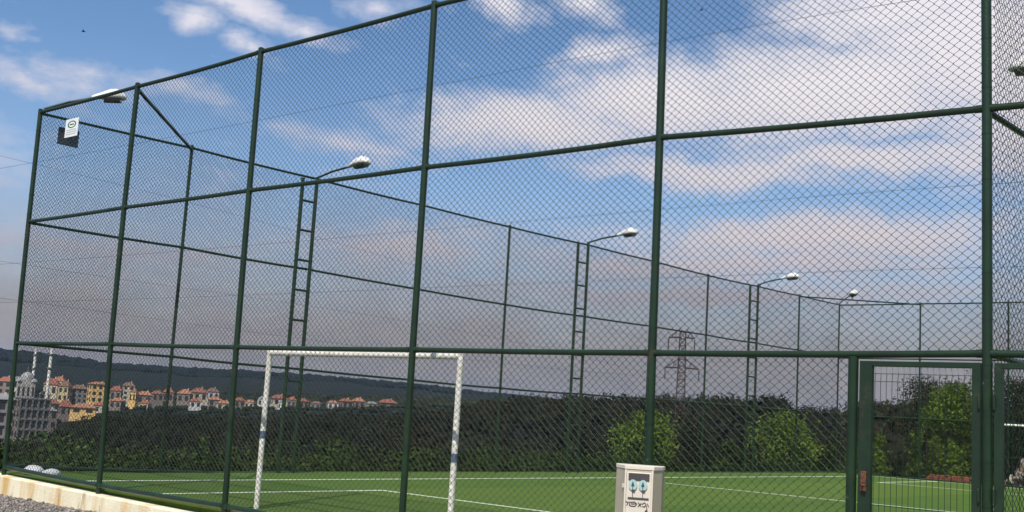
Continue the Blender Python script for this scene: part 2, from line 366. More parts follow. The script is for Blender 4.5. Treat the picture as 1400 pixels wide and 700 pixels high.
# ---------------------------------------------------------------- chain-link netting
def warp(U, Zc, ph):
    return (U+.010*np.sin(U*2.1+Zc*1.3+ph)+.006*np.sin(U*5+Zc*3.7+ph), Zc+.012*np.sin(U*1.7-Zc*2.3+ph*2), .012*np.sin(U*2.9+ph)*np.sin(Zc*2.7+ph))
DW, DH, WR = .087, .075, .00245
def prisms(P, Q, r, frame):
    """3-sided wires between P and Q (n,3 in local u,z,depth) -> world by frame"""
    D = Q-P; L = np.linalg.norm(D, axis=1, keepdims=True); D = D/L
    up = np.array([0, 0, 1.0]); A = np.cross(D, up); A /= np.linalg.norm(A, axis=1, keepdims=True); B = np.cross(D, A)
    vs = []
    for k in range(3):
        o = (A*math.cos(2.0944*k+.5)+B*math.sin(2.0944*k+.5))*r; vs.append(P+o)
    for k in range(3):
        o = (A*math.cos(2.0944*k+.5)+B*math.sin(2.0944*k+.5))*r; vs.append(Q+o)
    V = np.stack(vs, 1); n = len(P); V = frame(V.reshape(-1, 3))
    f = np.array([[0, 1, 4, 3], [1, 2, 5, 4], [2, 0, 3, 5]]); return V, (f[None]+np.arange(n)[:, None, None]*6).reshape(-1, 4)
def inside(U, Zc, quad):
    ok = np.ones(U.shape, bool)
    for i in range(4):
        (x1, z1), (x2, z2) = quad[i], quad[(i+1) % 4]; ok &= ((x2-x1)*(Zc-z1)-(z2-z1)*(U-x1)) >= 0
    return ok
def netting(quad, frame, parent, ph, zig=True, r=WR, name='wire_mesh'):
    """quad: counter-clockwise corners in (u, z)"""
    us = [p[0] for p in quad]; zs = [p[1] for p in quad]
    m0, m1 = int(min(us)/(DW/2))-2, int(max(us)/(DW/2))+2; n0, n1 = int(math.floor(min(zs)/(DH/2)))-2, int(max(zs)/(DH/2))+2
    if zig:
        mm, nn = np.meshgrid(np.arange(m0, m1), np.arange(n0, n1)); mm = mm.ravel(); nn = nn.ravel()
        rt = (mm+nn) % 2 == 0                # node column: wire m swings between column m and m+1
        ov = .0035
        pu = np.where(rt, mm*DW/2-ov, (mm+1)*DW/2+ov); qu = np.where(rt, (mm+1)*DW/2+ov, mm*DW/2-ov)
        pz = nn*DH/2; qz = (nn+1)*DH/2; pd = np.where(rt, -.003, .003)
    else:
        ps, qs = [], []
        lo_u, hi_u, lo_z, hi_z = min(us), max(us), min(zs), max(zs); sl = DH/DW
        c0 = int((lo_z-sl*hi_u)/DH)-1; c1 = int((hi_z-sl*lo_u)/DH)+1
        for s_ in (1, -1):
            ks = range(c0, c1+1) if s_ == 1 else range(int((lo_z+sl*lo_u)/DH)-1, int((hi_z+sl*hi_u)/DH)+2)
            for k in ks:                     # z = s*sl*u + k*DH ; clip to the quad
                t0, t1 = -1e9, 1e9
                for i in range(4):
                    (x1, z1), (x2, z2) = quad[i], quad[(i+1) % 4]
                    a = (x2-x1)*s_*sl-(z2-z1); b = (x2-x1)*(k*DH-z1)+(z2-z1)*x1
                    if abs(a) < 1e-9:
                        if b < 0: t0, t1 = 1, 0
                        continue
                    t = -b/a
                    if a > 0: t0 = max(t0, t)
                    else: t1 = min(t1, t)
                if t1-t0 > .02:
                    nseg = max(1, int((t1-t0)/.7)); tt = np.linspace(t0, t1, nseg+1)
                    for a, b in zip(tt[:-1], tt[1:]): ps.append((a, s_*sl*a+k*DH, s_*.002)); qs.append((b, s_*sl*b+k*DH, s_*.002))
        ps, qs = np.array(ps), np.array(qs); pu, pz, pd = ps.T; qu, qz, qd = qs.T
    if zig:
        mu, mz = (pu+qu)/2, (pz+qz)/2; ok = inside(mu, mz, quad); pu, pz, pd, qu, qz = [a[ok] for a in (pu, pz, pd, qu, qz)]; qd = -pd
    a1, b1, c1_ = warp(pu, pz, ph); a2, b2, c2_ = warp(qu, qz, ph)
    V, f = prisms(np.stack([a1, b1, pd+c1_], 1), np.stack([a2, b2, qd+c2_], 1), r, frame)
    o = raw(name, V, f, WIRE, parent); stuff(o); return o

PR, RR, SPR, SRR = .039, .029, .031, .024
def fence(root, nodes, frame, ph, pr, rr, zig, skip=(), ties=True, skiprail=(), first=True, nopost=()):
    """nodes[i] = four (u,z) joints of post i, base to top"""
    def w(u, z, d=0): return tuple(frame(np.array([[u, z, d]]))[0])
    for i, nd in enumerate(nodes):
        if (i == 0 and not first) or i in nopost: continue
        top = nd[3]; base = nd[0]
        pts = [(base[0], base[1]-.12)]+list(nd[1:3])+[(top[0], top[1]+.045)]
        post = MB().tube([w(*p) for p in pts], pr, 14).build('post', GREEN, root)
        MB().tube([w(top[0], top[1]+.046), w(top[0], top[1]+.058)], pr*1.04, 14, r2=pr*.7).build('post_cap', GREEN, post)
        if ties:
            tb = MB(); z = base[1]+.25
            while z < top[1]-.1:
                q = np.interp(z, [p[1] for p in pts], [p[0] for p in pts]); tb.tube([w(q, z), w(q, z+.007)], pr+.0035, 10, caps=False); z += .33+.08*random.random()
            stuff(tb.build('tie_wires', WIRE, root))
    for i in range(len(nodes)-1):
        for k in range(4):
            if (i, k) in skiprail: continue
            a, b = nodes[i][k], nodes[i+1][k]
            s = (b[0]-a[0]); e = pr*.55/s; p = (a[0]+(b[0]-a[0])*e, a[1]+(b[1]-a[1])*e); q = (b[0]-(b[0]-a[0])*e, b[1]-(b[1]-a[1])*e)
            R1 = rr*(1.25 if k == 0 else 1); sg = -.004-.010*random.random(); lp = lambda f_, dz=0, dy=0: w(p[0]+(q[0]-p[0])*f_, p[1]+(q[1]-p[1])*f_+dz, dy)
            rl = MB().tube([w(*p), lp(.25, sg*.7, .003), lp(.5, sg, .005), lp(.75, sg*.8, .004), w(*q)], R1, 12)
            e1 = .045/abs(q[0]-p[0])
            for f_ in (e1*.3, 1-e1*1.3): rl.tube([lp(f_), lp(f_+e1*.5), lp(f_+e1)], R1*1.13, 12)      # weld collars
            rl.build('rail', GREEN, root)
        for k in range(3):
            if (i, k) in skip: continue
            netting([nodes[i][k], nodes[i+1][k], nodes[i+1][k+1], nodes[i][k+1]], lambda V: frame(V+np.array([0, 0, rr+.008])), root, ph, zig)

frN = lambda V: np.stack([V[:, 0], V[:, 2], V[:, 1]], 1)                       # depth goes into the pitch (+Y)
near = [[(.26,.06),(.16,2.06),(.10,4.08),(.07,5.96)], [(3.17,.01),(3.08,2.06),(3.05,4.11),(3.07,5.98)], [(6.22,.01),(6.16,2.04),(6.13,4.12),(6.11,6.03)],
        [(9.45,-.01),(9.43,2.04),(9.42,4.12),(9.39,6.05)], [(12.66,-.01),(12.63,2.04),(12.61,4.11),(12.58,6.05)], [(15.70,-.02),(15.69,2.07),(15.68,4.00),(15.66,6.0)],
        [(18.85,-.02),(18.85,2.07),(18.84,3.92),(18.83,5.95)], [(22.0,-.02),(22.0,2.07),(22.0,3.9),(22.0,5.9)]]
fn = thing('end_fence', 'tall green chain-link end fence standing nearest, on the cream concrete kerb', 'fence')
fence(fn, near, frN, .3, PR, RR, True, skip={(4, 0), (5, 0)}, skiprail={(4, 0), (5, 0)})
# gate bays: short intermediate post and the netting left of it
GX0, GX1 = 14.615, 15.655
for gx in (GX0, 16.78):
    MB().tube([(gx, 0, -.14), (gx, 0, 2.035)], .042, 14).build('gate_post', GREEN, fn)
MB().tube([(12.70, 0, -.01), (GX0-.03, 0, -.01)], RR*.93, 12).build('rail', GREEN, fn)
MB().tube([(16.82, 0, -.01), (18.83, 0, -.01)], RR*.93, 12).build('rail', GREEN, fn)
netting([(12.66, 0), (GX0, 0), (GX0, 2.06), (12.63, 2.04)], lambda V: frN(V+np.array([0, 0, .037])), fn, .3)
netting([(16.78, 0), (18.85, 0), (18.85, 2.07), (16.78, 2.07)], lambda V: frN(V+np.array([0, 0, .037])), fn, .3)

frL = lambda V: np.stack([-V[:, 2], V[:, 0], V[:, 1]], 1)                      # u = Y, depth goes outward (-X)
ly = [0.05, 3.03, 6.03, 9.2, 12.26, 15.42, 18.6, 21.69, 24.75, 27.77, 30.95]
lz = [(.06,2.06,4.09,5.97), (-.03,2.06,4.10,6.0), (-.07,2.03,4.08,5.99), (-.10,2.0,4.05,5.98), (-.11,1.98,4.03,5.97), (-.10,2.0,4.06,6.0),
      (-.08,2.03,4.10,5.99), (-.06,2.05,4.12,5.96), (-.05,2.06,4.13,6.0), (-.03,2.06,4.14,6.03), (-.03,2.07,4.14,6.06)]
left = [[(y, z) for z in zz] for y, zz in zip(ly, lz)]
left[0] = [(.16, .06), (.11, 2.06), (.08, 4.08), (.06, 5.96)]
fl = thing('side_fence', 'long green chain-link side fence running away on the left of the pitch', 'fence')
fence(fl, left, frL, 1.1, SPR, SRR, True, first=False, ties=False, nopost=(2, 5, 8))
frP = lambda V: np.stack([15.68+V[:, 2], V[:, 0], V[:, 1]], 1)
part = [[(y, z) for z in (-.02, 2.05, 4.05, 6.0)] for y in [.0]+[3.07*k for k in range(1, 10)]+[30.95]]
part[0] = [(.03, -.02), (.03, 2.07), (.03, 3.98), (.03, 6.0)]
fp = thing('dividing_fence', 'green chain-link dividing fence starting at the corner post beside the gates', 'fence')
fence(fp, part, frP, 2.3, SPR, SRR, False, ties=False, first=False)
frF = lambda V: np.stack([V[:, 0], 30.98+V[:, 2], V[:, 1]], 1)
farx = [0, 3.02, 6.01, 9.1, 12.2, 15.66, 18.8, 21.9, 25, 28.1, 31.2]
farn = [[(x, z) for z in (-.03, 2.03, 4.1, 6.05)] for x in farx]
ff = thing('end_fence', 'green chain-link end fence at the far side of the pitch', 'fence')
fence(ff, farn, frF, 3.1, SPR, SRR, False, ties=False, first=False)
# diagonal corner braces at the top
MB().tube([(3.07, .02, 5.93), (0.02, 3.02, 5.96)], .029, 12).build('corner_brace', GREEN, fn)
MB().tube([(.02, 27.77, 6.0), (3.02, 30.95, 6.02)], .024, 12).build('corner_brace', GREEN, ff)
MB().tube([(12.58, .02, 5.97), (15.68, 3.07, 5.97)], .029, 12).build('corner_brace', GREEN, fn)

# ---------------------------------------------------------------- light masts
def lamp(root, base, tip, length=.62):
    """cobra-head lamp whose neck starts at tip and points on along base->tip in plan"""
    b, t = Vector(base), Vector(tip); d = Vector((t.x-b.x, t.y-b.y, 0)).normalized(); s = Vector((-d.y, d.x, 0)); dr = d+Vector((0, 0, .06))
    mid = b+(t-b)*.5+Vector((0, 0, .02))
    MB().tube([b, mid, t+d*.05], .022, 10).build('lamp_arm', GREEN2, root)
    prof = [(0, .030, .03, .03), (.08, .045, .05, .03), (.2, .085, .075, .03), (.36, .12, .115, .035), (.5, .135, .12, .035), (.62, .12, .085, .03), (.70, .05, .03, .02)]
    k = length/.70; rings = []
    for (q, w, up, dn) in prof:
        c = t+dr*(q*k); ring = []
        for j in range(14):
            a = 2*math.pi*j/14; x = math.cos(a)*w*1.1; z = math.sin(a); z = z*up*1.35 if z > 0 else z*dn*.6
            ring.append(c+s*x+Vector((0, 0, z)))
        rings.append(ring)
    h = MB().loft(rings).build('lamp_housing', SILVER, root)
    rings = []
    for q, w in ((.26, .07), (.34, .1), (.5, .11), (.6, .09)):
        c = t+dr*(q*k)-Vector((0, 0, .018)); rings.append([c+s*math.cos(2*math.pi*j/12)*w+Vector((0, 0, math.sin(2*math.pi*j/12)*.05-.015)) for j in range(12)])
    MB().loft(rings).build('lamp_lens', LENS, h)
GRP = 'floodlight masts along the pitch'
def mast(x, y0, y1, ztop, tip, label, side=1):
    t = thing('floodlight_mast', label, 'floodlight mast', (0, 0, 0), 0, GRP)
    MB().tube([(x, y0, -.12), (x, y0, ztop-.05)], .040, 12).build('leg', GREEN, t)
    MB().tube([(x, y1, -.12), (x, y1, ztop+.03)], .040, 12).build('leg', GREEN, t)
    for k in range(9):
        z = .55+.615*k; MB().tube([(x, y0+.03, z), (x, y1-.03, z)], .025, 8).build('rung', GREEN, t)
    lamp(t, (x, y1, ztop+.02), tip)
    return t
mast(.065, 5.66, 6.03, 5.98, (.98, 6.05, 6.15), 'ladder-style green floodlight mast nearest on the side fence, seen behind the goal\'s left part')
mast(.065, 14.98, 15.42, 6.03, (1.02, 15.42, 6.19), 'ladder-style green floodlight mast halfway along the side fence, left of the pylon')
mast(.065, 24.2, 24.72, 6.02, (.90, 24.72, 6.22), 'ladder-style green floodlight mast farthest along the side fence, right of the pylon')
mast(15.61, 5.75, 6.2, 6.0, (14.50, 6.2, 6.21), 'floodlight mast on the dividing fence, its lamp just showing at the right frame edge', -1)
t = thing('corner_lamp', 'single lamp on an arm at the near left fence corner, half behind the top rail', 'lamp')
lamp(t, (.10, .04, 6.02), (.62, .60, 6.29), .56)
t = thing('corner_lamp', 'single lamp on a short arm above the farthest left fence corner', 'lamp')
lamp(t, (.03, 30.93, 6.12), (.72, 30.22, 6.29), .6)

# ---------------------------------------------------------------- goals
def goal(x0, x1, y, zt, label, dy):
    t = thing('football_goal', label, 'goal', (0, 0, 0), 0, 'white football goals')
    for x in (x0, x1):
        tz = .92 if x == x0 else .86
        p = MB().tube([(x, y, TZ-.02), (x, y, zt+.035)], .036, 14).build('goalpost', WHITE, t)
        if dy > 0 : MB().tube([(x, y, tz-.05), (x, y, tz+.05)], .0372, 14, caps=False).build('tape_band', TAPE, p)
    MB().tube([(x0+.02, y, zt), (x1-.02, y, zt)], .036, 14).build('crossbar', WHITE, t)
goal(6.02, 9.56, .65, 2.012, 'white football goal close behind the near fence, blue tape on its posts', 1)
goal(6.05, 9.7, 29.9, 1.95, 'white football goal at the far end, crossbar glimpsed through the right gate', -1)

# ---------------------------------------------------------------- gates
def gate(xa, xb, label, lockside):
    t = thing('wire_gate', label, 'gate', (0, 0, 0), 0, 'green pedestrian gates')
    zt, zb = 1.985, .02
    a, b = xa+.012, xb-.012; zt += .014; w = .105; wr = .062
    wl, wr = (w, .062) if lockside < 0 else (.062, w)
    MB().box((a+wl/2, .005, (zt+zb)/2), (wl, .045, zt-zb), bev=.004).build('stile', GREEN2, t)
    MB().box((b-wr/2, .005, (zt+zb)/2), (wr, .045, zt-zb), bev=.004).build('stile', GREEN2, t)
    MB().box(((a+wl+b-wr)/2, .007, zt-.022), (b-a-wl-wr-.002, .042, .044), bev=.004).build('top_rail', GREEN2, t)
    MB().box(((a+wl+b-wr)/2, .007, zb+.027), (b-a-wl-wr-.002, .042, .054), bev=.004).build('bottom_rail', GREEN2, t)
    m = MB(); x = a+wl+.02
    def bend(z):
        for zc in (1.895, .35):
            d = abs(z-zc)
            if d < .055: return -.045*(1-d/.055)
        return 0
    zz = sorted(set([zb+.05, zt-.035, .30, .35, .40, 1.84, 1.895, 1.95]))
    while x < b-wr-.005:
        # the bend stands proud of the sheet, and the wires lean a little at it
        m.tube([(x-bend(z)*.5, .0+bend(z), z) for z in zz], .0024, 5, caps=False); x += .0475
    for z in (1.895, 1.835, .38, .32, 1.3, .85):
        m.tube([(a+wl, bend(z)-.004, z), (b-wr, bend(z)-.004, z)], .0024, 5, caps=False)
    stuff(m.build('welded_wire_panel', WIRE, t))
    lx = a+wl/2 if lockside < 0 else b-wr/2
    lk = MB().box((lx, -.024, 1.03), (.045, .014, .16), bev=.003).build('lock_plate', RUST, t)
    hd = MB().tube([(lx, -.03, 1.0), (lx, -.065, 1.0), (lx+.035, -.068, .995)], .008, 8).build('handle', RUST, lk)
    for z in (.3, 1.0, 1.7):
        hx = b-.004 if lockside < 0 else a+.004
        MB().tube([(hx, -.03, z-.05), (hx, -.03, z+.05)], .011, 10).build('hinge', GREEN2, t)
gate(14.665, 15.655, 'green wire-panel gate with a rusty lock, left of the corner post', -1)
gate(15.735, 16.735, 'green wire-panel gate cut by the right frame edge, right of the corner post', 1)

# ---------------------------------------------------------------- boards on the netting
t = thing('notice_sign', 'small white sign with a green oval near the near left fence corner', 'sign')
o = MB(); o.box((1.28, -.045, 5.54), (.40, .006, .30)); bd = o.build('board', SIGN, t)
bd.location = (0, 0, 0)
ring = MB(); n = 28; vs = []
for k in range(n):
    a = 2*math.pi*k/n
    for s_ in (1, .74): vs.append((1.28+.135*s_*math.cos(a), -.0495, 5.595+.06*s_*math.sin(a)))
ring.add(vs, [(2*k, 2*((k+1) % n), 2*((k+1) % n)+1, 2*k+1) for k in range(n)]); ring.build('oval_ring', LOGO, t)
MB().add([(1.20, -.0497, 5.585), (1.36, -.0497, 5.585), (1.345, -.0497, 5.603), (1.215, -.0497, 5.603)], [(0, 1, 2, 3)]) 
b_ = MB(); b_.add([(1.205, -.0497, 5.585), (1.355, -.0497, 5.585), (1.34, -.0497, 5.605), (1.22, -.0497, 5.605)], [(0, 1, 2, 3)]); b_.build('oval_bar', LOGO, t)
for z in (5.50, 5.465, 5.43):
    x = 1.13; tx = MB()
    while x < 1.42:
        w = random.uniform(.012, .035); tx.add([(x, -.0497, z), (x+w, -.0497, z), (x+w, -.0497, z+.012), (x, -.0497, z+.012)], [(0, 1, 2, 3)]); x += w+.012
    stuff(tx.build('text_line', TEXT, t))
tag(MB().box((-.05, .60, 5.67), (.012, .38, .30)).build('grey_board', GREY), 'dark grey square board behind the white sign, on the side fence', 'board')

# ---------------------------------------------------------------- electricity cabinet
CAB = mat('cabinet_plastic', (.50, .45, .33), (.43, .385, .28), 3, .5, .1, 30)  # darker than the front: shade of the angled sides put into the colour
CABF = mat('cabinet_front', (.72, .66, .55), (.64, .58, .48), 3, .45)
DARKP = mat('dark_label', (.085, .075, .08), None, 4, .5)
DIAL = mat('meter_glass', (.42, .62, .58), (.36, .54, .52), 4, .12)
INK = mat('marker_ink', (.05, .04, .03), None, 4, .7)
cc_ = on(873.5, 636, 1, -1.6); yaw = math.atan2(CAM[0]-cc_[0], -(CAM[1]-cc_[1]))      # turned a little towards the path
cab = thing('meter_cabinet', 'beige electricity meter cabinet with two round dials outside the fence', 'meter cabinet', (cc_[0], -1.6, -.352), yaw*.82); cab.scale = (.79, .79, 1)
ch = cc_[2]+.352
pl = [(-.235, .16), (-.225, .10), (-.115, -.13), (.158, -.13), (.225, .05), (.235, .16)]
body = MB(); rings = [[(x, y, z) for x, y in pl] for z in (.0, ch-.03)]; body.loft(rings, sm=False); bd = body.build('body', CAB, cab)
MB().loft([[(x*1.03, y*1.05, z) for x, y in pl] for z in (ch-.028, ch-.004)]+[[(x*.97, y*.95, ch) for x, y in pl]], sm=False).build('lid', CABF, cab)
yb = -.13
MB().box((.022, yb-.004, ch*.5), (.235, .01, ch-.10), bev=.003).build('front_panel', CABF, cab)
for x in (-.106, .150): MB().box((x, yb-.006, ch*.5-.01), (.016, .022, ch-.05), bev=.003).build('edge_strip', CABF, cab)
fx = lambda u: (u-470)/1000*.80+.022   # across the panel
MB().box((.022, yb-.0115, ch-.085), (.20, .006, .055)).build('dark_window', DARKP, cab)
for x in (-.033, .063):
    dl = MB().tube([(x, yb-.008, ch-.145), (x, yb-.022, ch-.145)], .041, 20).build('dial', DIAL, cab)
    ar = MB()
    ar.add([(x-.017, yb-.0235, ch-.155), (x, yb-.0235, ch-.115), (x+.017, yb-.0235, ch-.155)], [(0, 1, 2)])
    ar.box((x, yb-.0235, ch-.172), (.007, .002, .035)); ar.box((x+.008, yb-.0238, ch-.185), (.03, .002, .012)); ar.build('pointer', DARKP, dl)
    MB().box((x, yb-.0105, ch-.213), (.006, .004, .05)).build('stem', DARKP, cab)
MB().box((.022, yb-.0105, ch-.245), (.20, .004, .016)).build('printed_bar', DARKP, cab)
mk = MB()                             # hand-drawn marks under the bar
def stroke(pts, w=.007):
    for (x1, z1), (x2, z2) in zip(pts[:-1], pts[1:]): mk.tube([(x1, yb-.0115, ch-z1), (x2, yb-.0115, ch-z2)], w/2, 5)
stroke([(-.095, .272), (-.07, .277), (-.085, .30)]); stroke([(-.062, .268), (-.058, .30)]); stroke([(-.055, .275), (-.01, .270), (.012, .285), (-.005, .302), (-.05, .302), (-.058, .288)]); stroke([(-.045, .286), (.0, .284)])
stroke([(.022, .272), (.055, .302)]); stroke([(.055, .276), (.024, .303)]); stroke([(.06, .285), (.085, .270), (.10, .285), (.085, .303), (.065, .298)])
stroke([(.10, .29), (.112, .318), (.09, .335)]); stroke([(.11, .275), (.125, .30)])
mk.build('ink_marks', INK, cab)
for x0, x1, z0, z1 in ((-.075, .12, .375, .62), (-.055, .075, .41, .60)):
    fr = MB(); w = .016
    fr.box(((x0+x1)/2, yb-.0108, ch-z0), (x1-x0, .005, w)); fr.box(((x0+x1)/2, yb-.0108, ch-z1), (x1-x0, .005, w))
    fr.box((x0+w/2, yb-.0108, ch-(z0+z1)/2), (w, .005, z1-z0-w)); fr.box((x1-w/2, yb-.0108, ch-(z0+z1)/2), (w, .005, z1-z0-w)); fr.build('printed_frame', DARKP, cab)
MB().tube([(.108, yb-.006, ch-.34), (.108, yb-.02, ch-.34)], .012, 12).build('lock', RUST, cab)
MB().box((-.128, yb+.012, ch-.155), (.02, .02, .03), rz=-.9).build('catch', CABF, cab)

# ---------------------------------------------------------------- foliage
def leaves(C, R, n, size, up=.35, jit=.6):
    """n leaf quads spread in the outer part of an ellipsoid C,R -> verts, faces, centres"""
    d = rng.normal(size=(n, 3)); d /= np.linalg.norm(d, axis=1, keepdims=True)
    rr = rng.random(n)**.4; P = C+d*R*rr[:, None]
    return quads(P, size, n)
def quads(P, size, n):
    a = rng.normal(size=(n, 3)); a /= np.linalg.norm(a, axis=1, keepdims=True)
    b = np.cross(a, rng.normal(size=(n, 3))); b /= np.linalg.norm(b, axis=1, keepdims=True)
    s = (size*rng.uniform(.6, 1.3, n))[:, None] if np.ndim(size) == 0 else (size*rng.uniform(.6, 1.3, n))[:, None]
    V = np.stack([P-a*s*.5, P+b*s*.32, P+a*s*.5, P-b*s*.32], 1)
    return V.reshape(-1, 3), np.arange(4*n).reshape(-1, 4)
def join(parts):
    Vs, Fs, b = [], [], 0
    for V, f in parts: Vs.append(V); Fs.append(f+b); b += len(V)
    return np.concatenate(Vs), np.concatenate(Fs)
def plant(name, label, cat, base, h, w, nclump, nleaf, leafsize, m, group=None, trunk_h=.35, kind='bush', lean=0.0):
    base = np.array(base, float); t = thing(name, label, cat, base, 0, group)
    parts, tb = [], MB(); tints = []; ph0 = rng.random()*6
    tops = []
    for k in range(nclump):
        a = rng.random()*2*math.pi; q = rng.random()**.5
        if kind == 'spire':
            z = h*(.15+.85*k/nclump); rad = w*.5*(1.05-z/h)**.7*.75
        else:
            z = h*(.22+.72*rng.random()); rad = w*.5*math.sqrt(max(.05, 1-((z/h-.5)/.56)**2))*.82
        rad *= .78+.30*math.sin(2*a+ph0)+.22*math.sin(3*a+z*2+ph0)
        c = np.array([math.cos(a)*rad*q+lean*z, math.sin(a)*rad*q, z]); s = w*(.16+.12*rng.random())*(1.15 if kind == 'bush' else .8)
        nl = int(nleaf/nclump); V, f = leaves(c, np.array([s, s, s*.8]), nl, leafsize); parts.append((V, f))
        tv = rng.uniform(.45, 1.45); tints.append(np.repeat((tv*rng.uniform(.8, 1.2, nl))[:, None], 4, 0)*np.array([[1, 1, 1]]))
        tops.append(c)
    for k in range(9 if kind == 'bush' else 4):     # long shoots standing out of the crown
        a = rng.random()*2*math.pi; q = w*.5*rng.random(); z0 = h*(.55+.25*rng.random()); L = h*(.20+.22*rng.random()); m_ = 26
        tt = rng.random(m_); P = np.stack([math.cos(a)*(q+.25*L*tt), math.sin(a)*(q+.25*L*tt), z0+L*tt], 1)+rng.normal(0, leafsize*.45, (m_, 3))
        V, f = quads(P, leafsize, m_); parts.append((V, f)); tints.append(np.repeat(rng.uniform(.8, 1.4, m_)[:, None], 4, 0)*np.array([[1, 1, 1]]))
        tb.tube([(math.cos(a)*q*.6, math.sin(a)*q*.6, z0*.8), (math.cos(a)*(q+.25*L), math.sin(a)*(q+.25*L), z0+L)], .010, 4, r2=.004)
    V, f = join(parts); tint = np.concatenate(tints).reshape(-1, 3) if False else np.concatenate([x.reshape(-1, 3) for x in tints])
    stuff(raw('foliage', V, f, m, t, tint=tint))
    tb.tube([(0, 0, -.15), (lean*h*.2, .01, h*.3), (lean*h*.6, -.01, h*.62)], max(.02, h*.022), 8, r2=h*.008)
    tb.build('trunk', BARK, t); bb = MB()
    for c in tops[::2]:
        z0 = min(c[2]*.45, h*.5); bb.tube([(lean*z0, 0, z0), tuple((np.array([lean*z0, 0, z0])+c)/2+[0, 0, -.04*h]), tuple(c)], max(.008, h*.008), 5, r2=.004)
    bb.build('limbs', BARK, t)
    return t
def at_ground(u, v, ax, val):
    p = on(u, v, ax, val); return (p[0], p[1], float(terrain(p[0], p[1])))
LB = 'bright_bush'
plant('bush', 'round bright green bush behind the meter cabinet, beyond the side fence', 'bush', at_ground(880, 640, 0, -3.0), 1.95, 1.9, 46, 7000, .085, LEAF_B)
plant('bush', 'wide bright green bush left of the gate, beyond the side fence', 'bush', at_ground(1076, 640, 0, -3.0), 2.3, 2.35, 60, 9000, .09, LEAF_B)
plant('bush', 'brownish thin bush between the wide green bush and the gate', 'bush', at_ground(1140, 640, 0, -4.5), 2.1, 1.7, 26, 2600, .09, LEAF_D)
plant('bush', 'dark reddish bush just right of the bush behind the cabinet', 'bush', at_ground(945, 640, 0, -3.6), 1.9, 1.9, 24, 2600, .10, LEAF_D)
plant('tree', 'dense green tree with a bright crown seen through the left gate', 'tree', at_ground(1303, 640, 1, 37.5), 4.4, 2.8, 64, 13000, .10, LEAF_M)
plant('tree', 'dark brownish tree left of the bright tree, behind the gate', 'tree', at_ground(1270, 640, 1, 41), 4.8, 3.0, 54, 10000, .10, LEAF_D)
plant('tree', 'tall dark green tree seen through the right gate at the frame edge', 'tree', at_ground(1392, 640, 1, 39), 4.6, 3.4, 60, 10000, .13, LEAF_D)
plant('tree', 'green tree hidden mostly by the corner post between the gates', 'tree', at_ground(1345, 640, 1, 40), 4.2, 2.8, 50, 8000, .12, LEAF_D)
for (u, h, w, lab) in ((1203, 1.7, 1.1, 'leftmost young tree seen through the gate, beside the gate stile'), (1251, 2.0, .85, 'slim upright young tree in the middle of the gate opening'),
                       (1279, 1.75, .9, 'young tree with two-toned leaves right of the slim one in the gate'), (1304, 1.6, .8, 'small young tree standing above the red brick pile'),
                       (1228, 1.0, .8, 'low dark seedling bush between the first two young trees')):
    plant('sapling', lab, 'young tree', at_ground(u, 645, 1, 33.2), h, w, 24, 2200, .085, LEAF_B if h > 1.2 else LEAF_D, 'young trees beyond the far fence', kind='spire')
for k, (u, h, w) in enumerate(((1130, 1.3, 1.3), (1000, 1.2, 1.1), (1172, 1.5, 1.0))):
    plant('bush', ('low bush at the foot of the wide green bush, on its right', 'low yellow-green bush left of the wide green bush', 'low bush just left of the gate post')[k], 'bush',
          at_ground(u, 643, 0, -2.2), h, w, 16, 1500, .09, LEAF_W)

# weeds outside the side and far fences
def weeds(n, fx_, hfun):
    x, y = fx_(n); z = terrain(x, y); hh = hfun(x, y)
    cl = .5+.5*np.sin(x*1.7+np.sin(y*1.3)*2)*np.sin(y*.9+x*.4)
    keep = rng.random(n) < .35+.65*cl; x, y, z, hh, cl = x[keep], y[keep], z[keep], hh[keep], cl[keep]; n = len(x)
    P = np.stack([x, y, z+hh*rng.random(n)*(.35+.75*cl)], 1)
    V, f = quads(P, .10, n); return V, f, np.repeat((rng.uniform(.6, 1.5, n)*(.65+.6*cl))[:, None]*np.array([[1, 1, 1]]), 4, 0)
A1 = weeds(60000, lambda n: (-.5-rng.random(n)**1.4*8, rng.uniform(-3, 34, n)), lambda x, y: .62+.2*np.sin(y*.7)+np.clip((-x-2)*.10, 0, .7))
A2 = weeds(15000, lambda n: (rng.uniform(-3, 22, n), 31.9+rng.random(n)**1.4*7), lambda x, y: .75+.25*np.sin(x*.9))
V = np.concatenate([A1[0], A2[0]]); f = np.concatenate([A1[1], A2[1]+len(A1[0])])
o = stuff(raw('undergrowth', V, f, LEAF_W, tint=np.concatenate([A1[2], A2[2]]))); o['label'] = 'green weeds and brambles growing just outside the fences'

